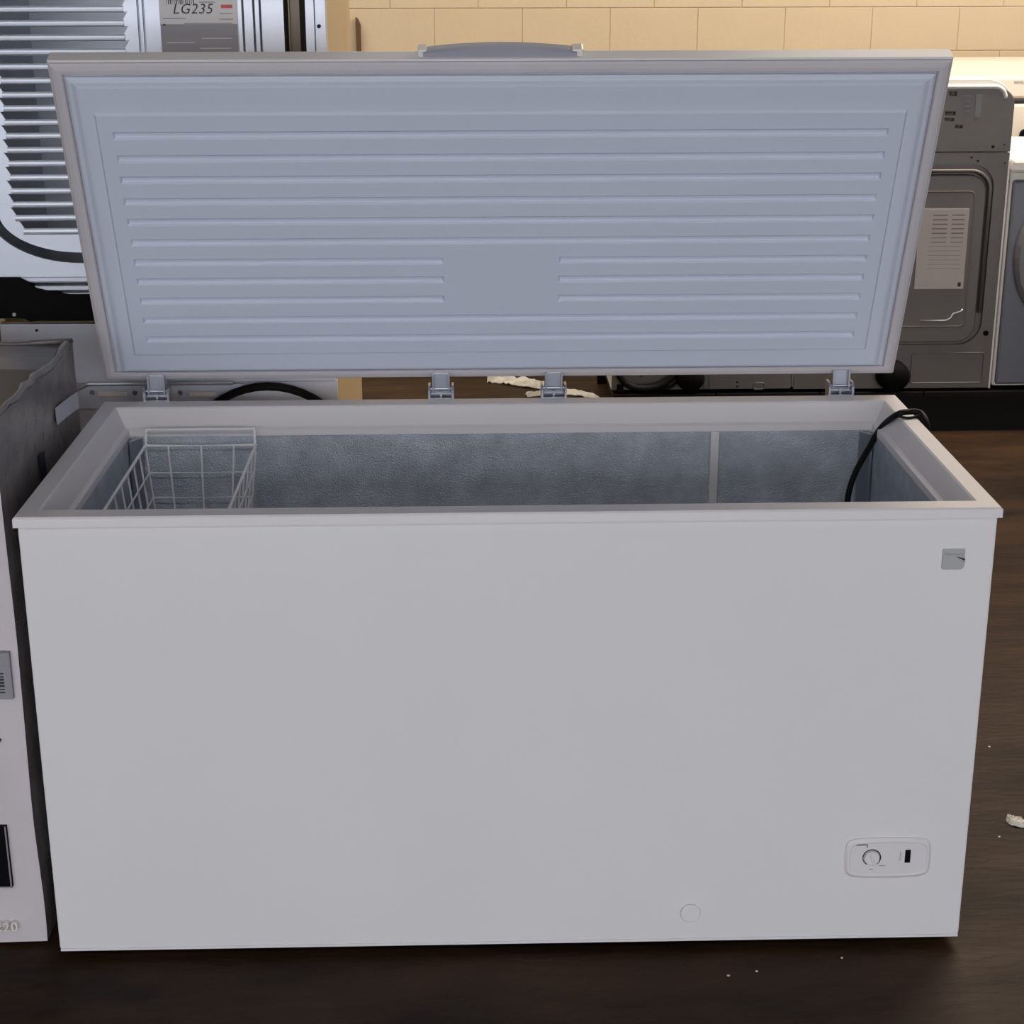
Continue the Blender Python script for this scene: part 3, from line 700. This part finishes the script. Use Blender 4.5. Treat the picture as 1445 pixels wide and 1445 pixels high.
# washer A : back towards us, left of the dryer
xl2 = pY(862, 556, RY).x; xr2 = xl-.006
wA = thing('washing_machine', ((xl2+xr2)/2, RY+.35, PZ), 'white-sided washer with drooping black drain hose beside the grey-backed dryer', 'washing machine')
u = MB(); u.box(xl2, xr2, RY+.008, RY+.69, PZ+.012, PZ+.90); u.build('cabinet', M['white'], wA, bevel=.006)
u = MB(); u.box(xl2+.004, xr2-.004, RY-.002, RY+.01, PZ+.014, PZ+.88); u.build('back_sheet', M['dryer'], wA, bevel=.002)
plate('access_panel', rrect(xl2+.10, xr2-.10, PZ+.12, PZ+.70, .07), [], .012, lambda a, b, d: Vector((a, RY-.006-d, b)), M['dryer'], wA, bevel=.003)
u = MB(); u.box(xl2, xr2, RY+.02, RY+.14, PZ+.89, PZ+1.02); u.build('console', M['white'], wA, bevel=.015)
hp = [PB(872, 525), PB(882, 538), PB(900, 545), PB(925, 543), PB(945, 532), PB(955, 515)]
u = MB(); u.tube(spline([(a_, RY-.03, b_) for a_, b_ in hp], 6), .013, 10); u.build('drain_hose', M['black'], wA, smooth=True)
hp = [PB(905, 551), PB(922, 548), PB(945, 545), PB(955, 537)]
u = MB(); u.tube(spline([(a_, RY-.015, b_) for a_, b_ in hp], 6), .006, 8); u.build('power_cable', M['black'], wA, smooth=True)
elbow(wA, 973, 531, 20); feet(wA, xl2, xr2, RY+.69)
A = PB(875, 549); u = MB(); u.box(A[0]-.012, A[0]+.012, RY-.012, RY, A[1]-.008, A[1]+.02); u.build('socket', M['blackpl'], wA)
rr_frame(wA, PB(993, 550)[0], PB(1000, 550)[0], PB(1000, 548)[1], PB(1000, 522)[1], .003, RY-.002, M['dryer'], 'pressed_bead', .003)
rr_frame(wA, PB(1063, 550)[0], PB(1078, 550)[0], PB(1070, 549)[1], PB(1070, 540)[1], .008, RY-.002, M['dryer'], 'pressed_bead', .003)
for xx, yy in ((1040, 539), (1040, 545), (905, 530)):
    A = PB(xx, yy); u = MB(); u.cyl((A[0], RY, A[1]), (A[0], RY-.005, A[1]), .004, 10); u.build('screw', M['dark'], wA)

# front loader C facing us at the right of the dryer
cx0 = xr+.012; cx1 = cx0+.686; CZ = pY(1430, 225, RY).z
wC = thing('washing_machine', ((cx0+cx1)/2, RY+.36, PZ), 'front-loading washer facing the freezer, round door, beside the grey-backed dryer', 'washing machine')
u = MB(); u.box(cx0, cx1, RY+.02, RY+.74, PZ+.012, CZ-.04); u.build('cabinet', M['white'], wC, bevel=.01); feet(wC, cx0, cx1, RY+.74)
u = MB(); u.box(cx0-.004, cx1+.004, RY+.0, RY+.76, CZ-.05, CZ); u.build('top_deck', M['white'], wC, bevel=.012)
u = MB(); u.box(cx0+.01, cx1-.01, RY+.008, RY+.03, PZ+.02, CZ-.075); u.build('front_panel', mat('silver_front', (116, 118, 126), .35, .3, .5, var=.05), wC, bevel=.01)
zA = PB(1440, 249)[1]; zBn = PB(1440, 302)[1]
u = plate('control_strip', rrect(cx0+.10, cx1-.03, zBn, zA, .025), [], .014, lambda a, b, d: Vector((a, RY+.004-d, b)), M['greyplast'], wC, bevel=.003)
dcx, dcz = (cx0+cx1)/2, PB(1440, 363)[1]
drr = dcx-PB(1431, 363)[0]
u = MB(); rg = []
for rr2, yy in ((drr, RY+.012), (drr, RY-.012), (drr-.012, RY-.028), (drr-.05, RY-.030), (drr-.065, RY-.012)):
    rg.append([(dcx+rr2*cos(2*pi*k/40), yy, dcz+rr2*sin(2*pi*k/40)) for k in range(40)])
u.loft(rg); dr = u.build('door', M['greyplast'], wC, smooth=False, bevel=0)
u = MB(); u.loft([[(dcx+rr2*cos(2*pi*k/40), yy, dcz+rr2*sin(2*pi*k/40)) for k in range(40)] for rr2, yy in ((drr-.06, RY-.013), (drr-.10, RY-.03), (.02, RY-.045))], False, True); u.build('door_glass', M['glass'], dr, smooth=True)
q_ = PB(1437, 207); u = MB(); u.box(q_[0]-.006, q_[0]+.006, RY-.003, RY+.003, q_[1]-.002, q_[1]+.002)
# white machine D further back, facing us
DY = 4.45
dz1 = pY(1400, 86, DY+.35).z
x0 = pY(1300, 120, DY).x; x1 = x0+1.5*.686
wD = thing('washing_machine', ((x0+x1)/2, DY+.33, 0), 'tall white machine with dark slot standing by the tan block wall', 'washing machine')
zs = pY(1440, 143, DY).z
u = MB(); u.box(x0, x1, DY, DY+.66, .01, zs-.012); u.build('cabinet', M['offwhite'], wD, bevel=.01)
zf = pY(1440, 109, DY).z
u = MB(); u.loft([[(x0, DY+.0, zs+.012), (x0, DY, zf), (x0, DY+.36, dz1), (x0, DY+.62, dz1), (x0, DY+.62, zs+.012)], [(x1, DY+.0, zs+.012), (x1, DY, zf), (x1, DY+.36, dz1), (x1, DY+.62, dz1), (x1, DY+.62, zs+.012)]], True, True)
con = u.build('console', M['offwhite'], wD, bevel=.01)
u = MB(); u.box(pY(1431, 143, DY).x-.01, x1-.01, DY+.16, DY+.6, zs-.014, zs+.014); u.build('slot_back', M['offwhite'], wD)
u = MB(); u.box(x0+.01, pY(1430, 143, DY).x, DY+.004, DY+.6, zs-.014, zs+.014); u.build('slot_filler', M['offwhite'], wD)
q_ = pY(1446, 116, DY)
text('lettering', 'SAMSUNG', .015, lambda a, b, d: Vector((q_.x-.01+a, DY-.001-d, q_.z+b)), M['greyink'], con, .0006)
u = MB(); q_ = pY(1446, 190, DY); u.cyl((q_.x, DY+.005, q_.z), (q_.x, DY-.02, q_.z), .024, 18); u.build('knob', M['blackpl'], wD)

# ------------------------------------------------------------------ stake added in place of a dark slit in the wall
A = pY(505, 24, WY-.03)
u = MB(); wdt = .011
u.loft([[(A.x-wdt, WY-.045, .0), (A.x+wdt, WY-.045, .0), (A.x+wdt, WY-.012, 0), (A.x-wdt, WY-.012, 0)],
        [(A.x-wdt, WY-.045, A.z-.02), (A.x+wdt, WY-.045, A.z-.035), (A.x+wdt, WY-.012, A.z-.035), (A.x-wdt, WY-.012, A.z-.02)],
        [(A.x-wdt, WY-.045, A.z), (A.x, WY-.045, A.z-.008), (A.x, WY-.012, A.z-.008), (A.x-wdt, WY-.012, A.z)]], True, True)
tag(u.build('slit_post', M['post']), 'thin dark brown stake standing in for a dark slit in the tan block wall', 'post')

# ------------------------------------------------------------------ litter on the floor
def crumple(name, pts, wdt, label, cat, amp=.02, seed=1, z=0.0):
    random.seed(seed); sp_ = spline(pts, 6); vv = []; ff = []; n = 7
    for i, p in enumerate(sp_):
        t = i/(len(sp_)-1); ww = wdt*(.35+.65*math.sin(pi*min(max(t, .06), .94)))
        a = sp_[min(i+1, len(sp_)-1)]-sp_[max(i-1, 0)]; nrm = Vector((-a.y, a.x, 0)).normalized()
        for k in range(n):
            s_2 = k/(n-1)-.5
            vv.append(p+nrm*s_2*ww+Vector((0, 0, .002+amp*(1-(2*s_2)**2)*random.uniform(.4, 1)+random.uniform(0, amp*.3))))
    for i in range(len(sp_)-1):
        for k in range(n-1): ff.append((i*n+k, i*n+k+1, (i+1)*n+k+1, (i+1)*n+k))
    # underside for thickness
    b = len(vv); vv += [Vector((p.x, p.y, max(p.z-.0025, .0005))) for p in vv]
    ff += [tuple(b+i for i in reversed(f)) for f in ff[:]]
    o = MB(); o.add(vv, ff); o = o.build(name, M['scrap'], None, fix=False)
    return tag(o, label, cat)
crumple('packing_film', [pZ(688, 539, 0), pZ(715, 540, 0), pZ(745, 545, 0), pZ(785, 551, 0)], .07, 'crumpled cream packing film on the floor behind the freezer', 'packing film', .03, 4)
crumple('plastic_strap', [pZ(742, 560, 0), pZ(775, 556, 0), pZ(805, 556, 0), pZ(835, 561, 0), pZ(850, 570, 0)], .05, 'pale plastic strap lying on the floor behind the freezer', 'strap', .02, 9)
crumple('paper_scrap', [pZ(1421, 1157, 0), pZ(1428, 1159, 0), pZ(1438, 1163, 0), pZ(1452, 1166, 0)], .034, 'small curled white scrap on the floor right of the freezer', 'scrap', .013, 5)
for k, (x, y) in enumerate(((1068, 1371), (1028, 1377), (1188, 1352), (1410, 1181), (1396, 1054))):
    p = pZ(x, y, 0); u = MB(); a_ = random.uniform(0, 3)
    v5 = [(p.x+.0035*random.uniform(.5, 1)*cos(a_+t*1.256), p.y+.002*sin(a_+t*1.256)) for t in range(5)]
    u.loft([[(a2, b2, .0) for a2, b2 in v5], [(a2, b2, .0015) for a2, b2 in v5]], True, True)
    tag(u.build('paper_crumb', M['scrap']), ['pale crumb on the floor between the drain cap and control panel, nearer the freezer', 'pale crumb on the floor near the drain cap, farther from the freezer', 'tiny crumb on the floor below the control panel', 'tiny crumb beside the curled white scrap', 'tiny crumb by the right side of the freezer'][k], 'crumb', 'crumbs on the floor')

for o in list(bpy.data.objects):
    if '_o' in o: del o['_o']
